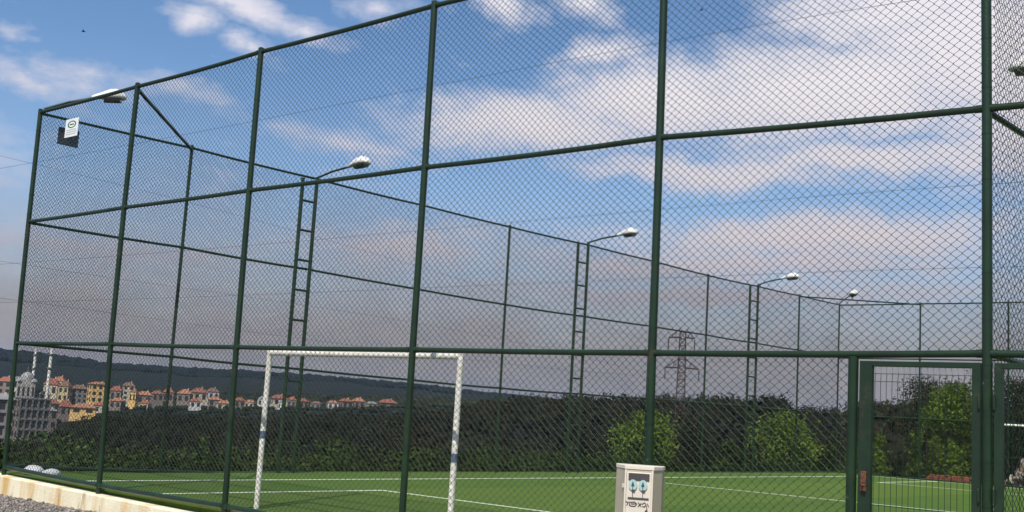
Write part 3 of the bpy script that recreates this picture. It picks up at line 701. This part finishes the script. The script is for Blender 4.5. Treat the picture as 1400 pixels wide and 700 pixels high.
# dark wood on the slopes: many small crowns, joined
WV, WF_, WT, base_ = [], [], [], 0
pyl_az = azel(934, 500)[0]
for (n, r0_, r1_, nl, ls, hs) in ((1300, 60, 190, 150, .095, .85), (5200, 190, 415, 56, .145, 1.0)):
    a = np.radians(rng.uniform(-72, -10, n)); r = np.sqrt(rng.uniform(r0_**2, r1_**2, n))
    x = CAM[0]+np.sin(a)*r; y = CAM[1]+np.cos(a)*r
    ok = (np.maximum(-1.5-x, 0)+np.maximum(y-33, 0)) > 16
    ok &= ~((np.abs(np.degrees(a)-pyl_az) < .7) & (r > 110) & (r < 192))
    x, y, r = x[ok], y[ok], r[ok]; n = len(x)
    z = terrain(x, y); th = hs*TREE_H*rng.uniform(.5, 1.1, n); tw = th*rng.uniform(.40, .62, n)
    d = rng.normal(size=(n, nl, 3)); d[..., 2] = np.abs(d[..., 2])*1.1-.35; d /= np.linalg.norm(d, axis=2, keepdims=True)
    lump = 1+.22*np.sin(d[..., 0]*5+x[:, None])*np.sin(d[..., 1]*4+y[:, None])+rng.normal(0, .10, (n, nl))
    P = np.stack([x, y, z+th*.5], 1)[:, None]+d*np.stack([tw, tw, th*.5], 1)[:, None]*lump[..., None]
    V1, f1 = quads(P.reshape(-1, 3), np.repeat(th*ls, nl), n*nl)
    t1 = np.repeat(np.repeat(rng.uniform(.55, 1.35, n), nl)*rng.uniform(.6, 1.4, n*nl), 4)[:, None]*np.array([[1, 1, 1]])
    brown = np.repeat(rng.random(n) < .30, nl*4)[:, None]; t1 = t1*np.where(brown, np.array([[1.5, 1.0, .85]]), np.array([[.9, 1.05, .9]]))
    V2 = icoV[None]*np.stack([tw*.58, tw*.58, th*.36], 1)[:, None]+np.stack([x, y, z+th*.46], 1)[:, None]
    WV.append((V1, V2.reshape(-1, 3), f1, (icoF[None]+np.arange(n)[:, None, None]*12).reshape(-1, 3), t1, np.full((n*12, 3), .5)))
Vs, Q4, T3, TT, b = [], [], [], [], 0
for V1, V2, f1, f2, t1, t2 in WV:
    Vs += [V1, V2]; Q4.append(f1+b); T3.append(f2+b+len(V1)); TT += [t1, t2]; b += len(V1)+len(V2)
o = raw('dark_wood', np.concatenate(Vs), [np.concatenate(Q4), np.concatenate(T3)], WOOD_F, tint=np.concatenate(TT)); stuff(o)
o['label'] = 'dark scrubby wood covering the valley slopes beyond the pitch'
# tree cover on the far hill and round the town
n = 5200
a = np.radians(rng.uniform(-70, -8, n)); r = rng.uniform(440, 1500, n)**1.0; x = CAM[0]+np.sin(a)*r; y = CAM[1]+np.cos(a)*r; z = terrain(x, y)
th = rng.uniform(5, 10, n)*np.interp(r, [420, 560, 880, 960], [.7, .38, .38, 1]); V2 = icoV[None]*np.stack([th*.7, th*.7, th*.5], 1)[:, None]*rng.uniform(.75, 1.2, (n, 12, 1))+np.stack([x, y, z+th*.2], 1)[:, None]
o = raw('far_wood', V2.reshape(-1, 3), (icoF[None]+np.arange(n)[:, None, None]*12).reshape(-1, 3), WOOD_F, tint=np.repeat(rng.uniform(.5, 1.3, n), 12)[:, None]*np.array([[.9, 1.05, .95]])); stuff(o)
o['label'] = 'distant dark tree cover around and behind the town'
# crowns along the skyline of the far hill
HILL_F = leafm('hill_wood_leaves', (.007, .012, .013), (.006, .010, .011), .01)
n = 5000; a = np.radians(rng.uniform(-70, -8, n)); r = rng.uniform(2500, 3060, n); x = CAM[0]+np.sin(a)*r; y = CAM[1]+np.cos(a)*r; z = terrain(x, y)
th = rng.uniform(9, 17, n); V2 = icoV[None]*np.stack([th, th, th*.5], 1)[:, None]*rng.uniform(.75, 1.2, (n, 12, 1))+np.stack([x, y, z], 1)[:, None]
o = raw('hill_wood', V2.reshape(-1, 3), (icoF[None]+np.arange(n)[:, None, None]*12).reshape(-1, 3), HILL_F, tint=np.repeat(rng.uniform(.8, 1.1, n), 12)[:, None]*np.array([[.9, 1.05, 1.0]])); stuff(o)
o['label'] = 'dark woods on the long hill along the skyline'

# ---------------------------------------------------------------- piles beyond the far fence, sacks
BRICK = mat('red_brick', (.36, .10, .055), (.26, .075, .045), 6, .85, .4, 60)
bme = MB().box((0, 0, 0), (.24, .11, .075), bev=.006).build('brick', BRICK); brm = bme.data; bpy.data.objects.remove(bme)
pc = on(1293, 650, 1, 32.6); bz = float(terrain(pc[0], pc[1]))
t = thing('brick_pile', 'long low pile of red bricks beyond the far fence, seen through the gate', 'brick pile', (pc[0], pc[1], bz), 0)
for l in range(6):
    nb = 8-l//2
    for k in range(nb):
        for r_ in range(2):
            shared('brick', brm, t, (-.95+k*.25+l*.11+rng.uniform(-.012, .012), -.07+.13*r_+rng.uniform(-.008, .008), .04+l*.078), rng.uniform(-.06, .06))
RUB = [mat('pale_rubble', (.50, .44, .36), (.36, .30, .25), 5, .9, .5, 20), mat('brown_rubble', (.25, .15, .11), (.17, .11, .08), 5, .9, .5, 20)]
pc = on(1402, 655, 1, 32.4); bz = float(terrain(pc[0], pc[1]))
t = thing('rubble_heap', 'heap of pale and brown stones at the right frame edge, beyond the far fence', 'stone heap', (pc[0], pc[1], bz), 0)
rk = []
for q in range(5):
    Vr = ico2V*(1+.18*np.sin(ico2V[:, [1, 2, 0]]*4+q)); Vr = Vr+rng.normal(0, .04, Vr.shape); o = raw('stone', Vr, ico2F, RUB[0 if q < 3 else 1]); rk.append(o.data); bpy.data.objects.remove(o)
for k in range(70):
    q = rng.random(); zz = .05+1.25*q*rng.random()**.8; xx = rng.normal(0, .42)*(1.35-zz)*.8; o = shared('stone', rk[k % 5], t, (xx, rng.normal(0, .28)*(1.3-zz)*.7, zz*.9), rng.random()*6, tuple(rng.uniform(.09, .17, 3)))
SACK = mat('white_sack', (.66, .66, .66), (.54, .54, .55), 5, .7, .5, 15)
for (u, v, wd, hd, lab) in ((47, 643, .36, .17, 'larger white sack lying at the foot of the near fence corner'), (70, 645, .15, .15, 'smaller white sack right of the larger one at the fence foot')):
    p = on(u, v, 1, .42); Vr = ico2V*np.array([wd*.58, .16, hd*.55])*(1+.10*np.sin(ico2V[:, [1, 2, 0]]*3.3+u)); Vr[:, 2] = np.maximum(Vr[:, 2], -hd*.35)
    o = raw('sack', Vr, ico2F, SACK, smooth_=True); o.location = (p[0], p[1], TZ+hd*.35); tag(o, lab, 'sack')

# ---------------------------------------------------------------- pylon and cables
def lattice(base, h, dist):
    t = thing('power_pylon', 'rusty red lattice power pylon rising behind the dark wood', 'pylon', base, 0)
    yaw = math.atan2(CAM[0]-base[0], -(CAM[1]-base[1])); t.rotation_euler = (0, 0, yaw)
    legs, br = MB(), MB()
    W_ = lambda z: np.interp(z, [0, h*.55, h*.8, h], [2.3, .85, .62, .45])
    zs = [0]; 
    while zs[-1] < h-1: zs.append(min(h, zs[-1]+max(1.1, W_(zs[-1])*1.5)))
    cn = lambda z, i: ((-1, 1, 1, -1)[i]*W_(z)/1, (-1, -1, 1, 1)[i]*W_(z)/1, z)
    for i in range(4): MB().tube([cn(z, i) for z in zs], .11, 5).build('leg', PYL, t)
    for a, b in zip(zs[:-1], zs[1:]):
        for i in range(4):
            j = (i+1) % 4; br.tube([cn(a, i), cn(b, j)], .04, 4); br.tube([cn(a, j), cn(b, i)], .04, 4); br.tube([cn(b, i), cn(b, j)], .055, 4)
    stuff(br.build('lattice_bracing', PYL, t)); return t, W_
PD = 190.0
ptop = far(934, 452, PD); pb = float(terrain(ptop[0], ptop[1])); H = ptop[2]-pb
py, WF = lattice((ptop[0], ptop[1], pb), H, PD)
m_px = PD/F_PX
TIPS = []
for (u, v, side) in ((915, 462, -1), (912, 503, -1), (957, 503, 1), (950, 462, 1)):
    zt_ = H-(v-452)*m_px*1.0; L = (u-934)*m_px; w = float(WF(zt_)); s_ = side
    arm = MB()
    for yy in (-w*.8, w*.8): arm.tube([(s_*w, yy, zt_+.1), (L, 0, zt_)], .11, 4); arm.tube([(s_*w, yy, zt_+1.5), (L, 0, zt_)], .06, 4)
    for q in (.35, .65): arm.tube([(s_*w+(L-s_*w)*q, -w*.8*(1-q), zt_+.1*(1-q)), (s_*w+(L-s_*w)*q, 0, zt_+1.5*(1-q))], .05, 4)
    ca = arm.build('cross_arm', PYL, py)
    ins = MB(); ins.tube([(L, 0, zt_), (L, 0, zt_-2.0)], .04, 4)
    for q in range(9): ins.tube([(L, 0, zt_-.35-.17*q), (L, 0, zt_-.43-.17*q)], .17, 8, r2=.08)
    ins.build('insulator', CABLE, ca)
# cables: sight-line samples with distances, from the span's left support to its right one
CB = [('uppermost thin cable climbing to the top right corner of the sky', [(-200,262),(54,224),(171,200),(343,166),(600,113),(900,58.6),(1234,6),(1500,-34)], 150, 60),
      ('thin cable crossing mid-sky from the left fence corner to the right corner post', [(-200,372),(34,361),(248,343),(436,325),(696,307),(889,286),(1120,268),(1343,253.6),(1600,238)], 170, 75),
      ('lowest thin cable, passing just above the side fence lamps on the right', [(-200,418),(34,411),(248,407),(421,400),(696,391),(889,380),(1210,368),(1343,366),(1600,362)], 170, 75),
      ('thin cable falling from the upper left towards the pylon top', [(-200,168),(54,229),(171,254),(243,269),(500,345),(915,476)], 150, 190),
      ('thin cable falling from the middle left towards the pylon', [(-200,320),(34,361),(143,380),(243,392),(500,430),(912,518)], 150, 190),
      ('thin cable falling from the lower left, lowest of the three towards the pylon', [(-200,384),(34,411),(143,427),(243,441),(500,474),(957,520)], 150, 190)]
for lab, px, d0, d1 in CB:
    us = np.array([p[0] for p in px], float); pc_ = np.polyfit(us, [p[1] for p in px], 3); uu = np.linspace(us[0], us[-1], 28)
    pts = [far(u, np.polyval(pc_, u), d0+(d1-d0)*(u-us[0])/(us[-1]-us[0])) for u in uu]
    tag(MB().tube(pts, .015, 4).build('power_cable', CABLE), lab, 'power cable', 'power cables across the sky')

# ---------------------------------------------------------------- town
WALLS = {k: mat('wall_'+k, c, tuple(v*.85 for v in c), .3, .9) for k, c in dict(cream=(.58, .50, .36), orange=(.80, .52, .20), yellow=(.56, .45, .26), white=(.62, .60, .56), grey=(.22, .21, .21), brown=(.24, .20, .17)).items()}
ROOF = {k: mat('roof_'+k, c, tuple(v*.8 for v in c), .4, .9) for k, c in dict(red=(.27, .10, .065), orange=(.36, .16, .095), brown=(.20, .11, .08), grey=(.22, .22, .22)).items()}
WIN = mat('window_dark', (.05, .05, .055), None, 3, .25)
BAL = mat('slab_grey', (.20, .195, .195), None, 1, .9)
def house(u0, u1, ve, vb, vr, dist, wall, roof, label, rot=0.0, floors=2, cols=3, name='house', cat='house', group=None, frame=False):
    c = far((u0+u1)/2, vb, dist); k = dist/F_PX; w = (u1-u0)*k; h = (vb-ve)*k; rh = (ve-vr)*k; dp = w*.8
    gz = float(terrain(c[0], c[1])); low_ = min(0, gz-c[2])-1.5
    yaw = math.atan2(CAM[0]-c[0], -(CAM[1]-c[1]))
    if abs(rot) > 0: w = w/(math.cos(rot)+.8*abs(math.sin(rot))); dp = w*.8
    t = thing(name, label, cat, c, yaw+rot, group)
    t.location = (c[0]+math.sin(math.radians(azel((u0+u1)/2, vb)[0]))*dp*.5, c[1]+math.cos(math.radians(azel((u0+u1)/2, vb)[0]))*dp*.5, c[2])
    bd = MB().box((0, 0, (h+low_)/2), (w, dp, h-low_)).build('wall', WALLS[wall], t)
    if rh > 0:
        o = w*.06; rb = MB(); q = .28*w if rh > .3 else 0
        rb.add([(-w/2-o, -dp/2-o, h), (w/2+o, -dp/2-o, h), (w/2+o, dp/2+o, h), (-w/2-o, dp/2+o, h), (-w/2+q, 0, h+rh), (w/2-q, 0, h+rh)],
               [(3, 2, 1, 0), (0, 1, 5, 4), (2, 3, 4, 5), (1, 2, 5), (3, 0, 4)])
        ro = rb.build('roof', ROOF[roof], t)
        MB().box((w*.2, 0, h+rh*.9), (w*.07, w*.07, rh*.7)).build('chimney', WALLS['cream'], ro)
    else:
        MB().box((0, 0, h+.15), (w*1.03, dp*1.03, .3)).build('roof', BAL, t)
    ww, wh = w/cols*.5, h/floors*.55
    win = MB().box((0, 0, 0), (ww, .12, wh)); wo = win.build('window', WIN); wm = wo.data; bpy.data.objects.remove(wo)
    sdw = MB().box((0, 0, 0), (.12, dp/2*.45, wh)); wo = sdw.build('window', WIN); sm_ = wo.data; bpy.data.objects.remove(wo)
    for i in range(cols):
        for j in range(floors):
            shared('window', wm, t, (-w/2+(i+.5)*w/cols, -dp/2-.02, h/floors*(j+.52)))
    for j in range(floors):
        for s_ in (-1, 1):
            for yy in (-.25, .25): shared('window', sm_, t, (s_*(w/2+.02), yy*dp, h/floors*(j+.52)))
    if frame:                            # bare concrete storeys: slabs and columns standing proud
        for j in range(floors+1): MB().box((0, -dp/2-.25, h/floors*j), (w*1.04, .5, .35)).build('floor_slab', BAL, t)
        for i in range(cols+1): MB().box((-w/2+i*w/cols, -dp/2-.25, h/2), (.4, .44, h-.36)).build('column', BAL, t)
    return t
house(16, 58, 552, 616, 552, 400, 'brown', 'grey', 'unfinished grey apartment block with rows of open storeys, lower left', .25, 5, 5, 'apartment_block', 'apartment block', frame=True)
house(-34, 11, 553, 616, 546, 405, 'grey', 'grey', 'grey apartment block with a pale flat top at the left frame edge', .1, 4, 4, 'apartment_block', 'apartment block', frame=True)
house(50, 72, 566, 612, 562, 420, 'brown', 'grey', 'narrow darker block just right of the unfinished apartment block', .3, 4, 2, 'apartment_block', 'apartment block')
house(119, 146, 527, 551, 524, 720, 'orange', 'orange', 'sunlit orange house, brightest in the town, left of the second fence post', .3, 3, 3)
house(79, 96, 530, 549, 523, 730, 'yellow', 'brown', 'sunlit yellow gabled house in the middle of the town', -.5, 2, 2)
house(96, 117, 533, 551, 528, 735, 'grey', 'brown', 'grey house between the yellow and the orange one', .1, 3, 3)
HS = [(60,80,527,538,519,800,'cream','red','house with a red hipped roof just right of the taller minaret'),(74,88,522,531,516,850,'cream','orange','highest red-roofed house, above the yellow house'),
      (52,66,541,556,537,700,'cream','grey','pale low house under the taller minaret'),(60,78,553,564,547,640,'brown','red','red-roofed house below the pale low house'),
      (78,97,557,566,549,640,'brown','red','wide red roof below the yellow house'),(-4,14,524,545,518,700,'brown','red','red-roofed house behind the leftmost fence post'),
      (14,27,522,560,519,690,'white','grey','tall white building directly left of the mosque dome'),(97,128,558,563,553,640,'orange','orange','long low orange shed under the grey house'),
      (31,50,541,550,537,690,'grey','red','small dark house below the mosque dome'),(150,166,535,546,529,800,'brown','red','red-roofed house first to the right of the second fence post'),
      (166,182,529,544,524,820,'cream','brown','cream house with a pale stepped top right of the second fence post'),(176,188,537,548,534,760,'orange','red','narrow orange-walled house in the row of red roofs'),
      (186,206,541,551,536,780,'brown','orange','wide orange roof at the end of the first row of houses'),(206,222,539,546,535,840,'brown','red','dim red roof left of the third far post'),
      (222,236,537,547,532,850,'brown','red','dim red roof just left of the shed-like row'),(242,262,539,548,533,820,'brown','orange','first orange roof of the long row left of the goal'),
      (260,282,537,546,531,840,'cream','red','second roof, red, in the long row left of the goal'),(281,298,536,545,531,860,'white','brown','pale-walled house crowning the long row left of the goal'),
      (258,274,549,555,545,700,'white','red','lower white house in front of the long row left of the goal'),(284,302,547,553,543,760,'brown','orange','lower orange roof in front of the long row left of the goal'),
      (296,314,552,558,548,720,'cream','orange','lowest orange-roofed house of the group left of the goal'),(352,368,546,553,542,820,'white','grey','white house just left of the goal\'s left post'),
      (369,392,545,552,540,840,'cream','red','red-roofed house right of the goal\'s left post'),(380,390,551,557,548,800,'white','grey','small white house below the first red roof in the goal'),
      (392,404,547,556,543,800,'brown','red','red house left of the ladder mast inside the goal'),(404,421,549,556,545,830,'brown','red','red roof behind the ladder mast inside the goal'),
      (446,462,551,557,548,850,'white','orange','pale house starting the row in the middle of the goal'),(462,482,549,556,545,860,'brown','red','reddest roof in the middle of the goal'),
      (480,498,549,556,544,860,'brown','orange','orange roof next to the reddest roof in the goal'),(498,516,552,557,549,870,'cream','grey','low grey-roofed house between the two red groups in the goal'),
      (516,542,551,558,546,860,'brown','red','last wide red roof of the row, right part of the goal'),
      (318,334,548,555,544,800,'brown','red','dim red roof between the long row and the goal\'s left post'),(334,348,550,556,547,830,'cream','orange','tiny orange roof directly left of the goal\'s left post'),
      (424,440,552,558,549,880,'grey','brown','dull brown-roofed house between the ladder mast and the middle row'),(128,146,555,562,551,680,'cream','red','low red roof in front of the bright orange house'),
      (150,170,549,556,545,700,'brown','orange','orange roof in the lower row right of the second fence post'),(190,206,552,558,548,740,'cream','red','small red roof below the end of the first row')]
for (a, b, ve, vb, vr, d, wl, rf, lab) in HS:
    house(a, b, ve, vb+3, vr, d, wl, rf, lab, rng.uniform(-.5, .5), 1 if vb-ve < 14 else 3, 2, group='houses of the far town')
# mosque
MD = 690.0; k = MD/F_PX; c = far(34, 545, MD); yaw = math.atan2(CAM[0]-c[0], -(CAM[1]-c[1]))
mq = thing('mosque', 'pale domed mosque with two slender white minarets at the left', 'mosque', c, yaw)
MS = mat('mosque_stone', (.40, .38, .34), (.33, .31, .28), .3, .8); MDm = mat('dome_lead', (.34, .34, .32), (.27, .27, .26), .4, .5)
MB().box((0, 0, 3), (9, 9, 14)).build('hall', MS, mq)
zd = (545-522)*k
def dome(c0, r_, zz, name):
    rings = [[(c0[0]+math.cos(2*math.pi*j/20)*r_*math.cos(a_), c0[1]+math.sin(2*math.pi*j/20)*r_*math.cos(a_), zz+r_*1.05*math.sin(a_)) for j in range(20)] for a_ in [q*math.pi/2/8*.98 for q in range(9)]]
    return MB().loft(rings).build(name, MDm, mq)
MB().tube([(0, 0, zd-1.5), (0, 0, zd+.8)], 3.7, 16).build('drum', MS, mq)
dd_ = dome((0, 0), 3.6, zd+.8, 'dome'); MB().tube([(0, 0, zd+5), (0, 0, zd+7)], .12, 6).build('finial', MS, dd_)
for (x_, y_) in ((-3.8, -3.6), (3.8, -3.6)): dome((x_, y_), 1.7, zd-.8, 'small_dome')
for i in range(4): MB().box((-3.6+i*2.4, -4.55, 4), (1.0, .2, 5)).build('window', WIN, mq)
for (u, vt, r_) in ((38.5, 477, .72), (57, 475, .85)):
    x_ = (u-34)*k+.9; zt_ = (545-vt)*k; m = MB()
    mn = MB().tube([(x_, 3, -4), (x_, 3, zt_*.8)], r_, 12).build('minaret', WHITE, mq)
    MB().tube([(x_, 3, zt_*.8), (x_, 3, zt_*.93)], r_*.8, 12).build('upper_shaft', WHITE, mn)
    MB().tube([(x_, 3, zt_*.93), (x_, 3, zt_*1.1)], r_*.85, 12, r2=.03).build('spire', MDm, mn)
    for q in (.55, .8): MB().tube([(x_, 3, zt_*q-.5), (x_, 3, zt_*q), (x_, 3, zt_*q+.9)], r_*1.05, 12, r2=r_*1.9).build('balcony', MS, mn)

# ---------------------------------------------------------------- haze
hm = bpy.data.materials.new('haze'); hm.use_nodes = True; t_ = hm.node_tree; t_.nodes.clear()
pv = N(t_, 'ShaderNodeVolumePrincipled'); pv.inputs['Density'].default_value = HAZE; pv.inputs['Color'].default_value = (.52, .70, 1, 1); pv.inputs['Anisotropy'].default_value = 0
mo = N(t_, 'ShaderNodeOutputMaterial'); t_.links.new(pv.outputs[0], mo.inputs['Volume'])
hz = stuff(MB().box((0, 0, -75), (26000, 26000, 650)).build('haze', hm)); hz['label'] = 'thin bluish air over the valley'

# ---------------------------------------------------------------- birds
for (u, v, lab) in ((114, 43, 'tiny dark bird flying at the upper left of the sky'), (959, 14, 'tiny dark bird high above the middle, seen through the mesh')):
    p = far(u, v, 60); t = thing('bird', lab, 'bird', p, 1.0)
    b = MB(); rg = []
    for q, r_ in ((-.10, .006), (-.06, .022), (0, .032), (.05, .026), (.085, .017), (.11, .004)):
        rg.append([(q, math.cos(2*math.pi*j/8)*r_, math.sin(2*math.pi*j/8)*r_) for j in range(8)])
    b.loft(rg).build('body', BIRD, t)
    for s_ in (-1, 1):
        MB().add([(0, 0, 0)], []); w = MB()
        w.add([(.035, s_*.02, .01), (.02, s_*.11, .055), (-.03, s_*.2, .03), (-.04, s_*.1, .045), (-.03, s_*.02, .01), (0, s_*.02, .018), (-.01, s_*.11, .062)], [(0, 1, 6, 5), (1, 2, 6), (5, 6, 3, 4), (6, 2, 3), (0, 4, 3, 1), (1, 3, 2)]); w.build('wing', BIRD, t)
print('tris', sum(len(o.data.loops)-2*len(o.data.polygons) for o in S.objects if o.type == 'MESH'), 'objects', len(S.objects))
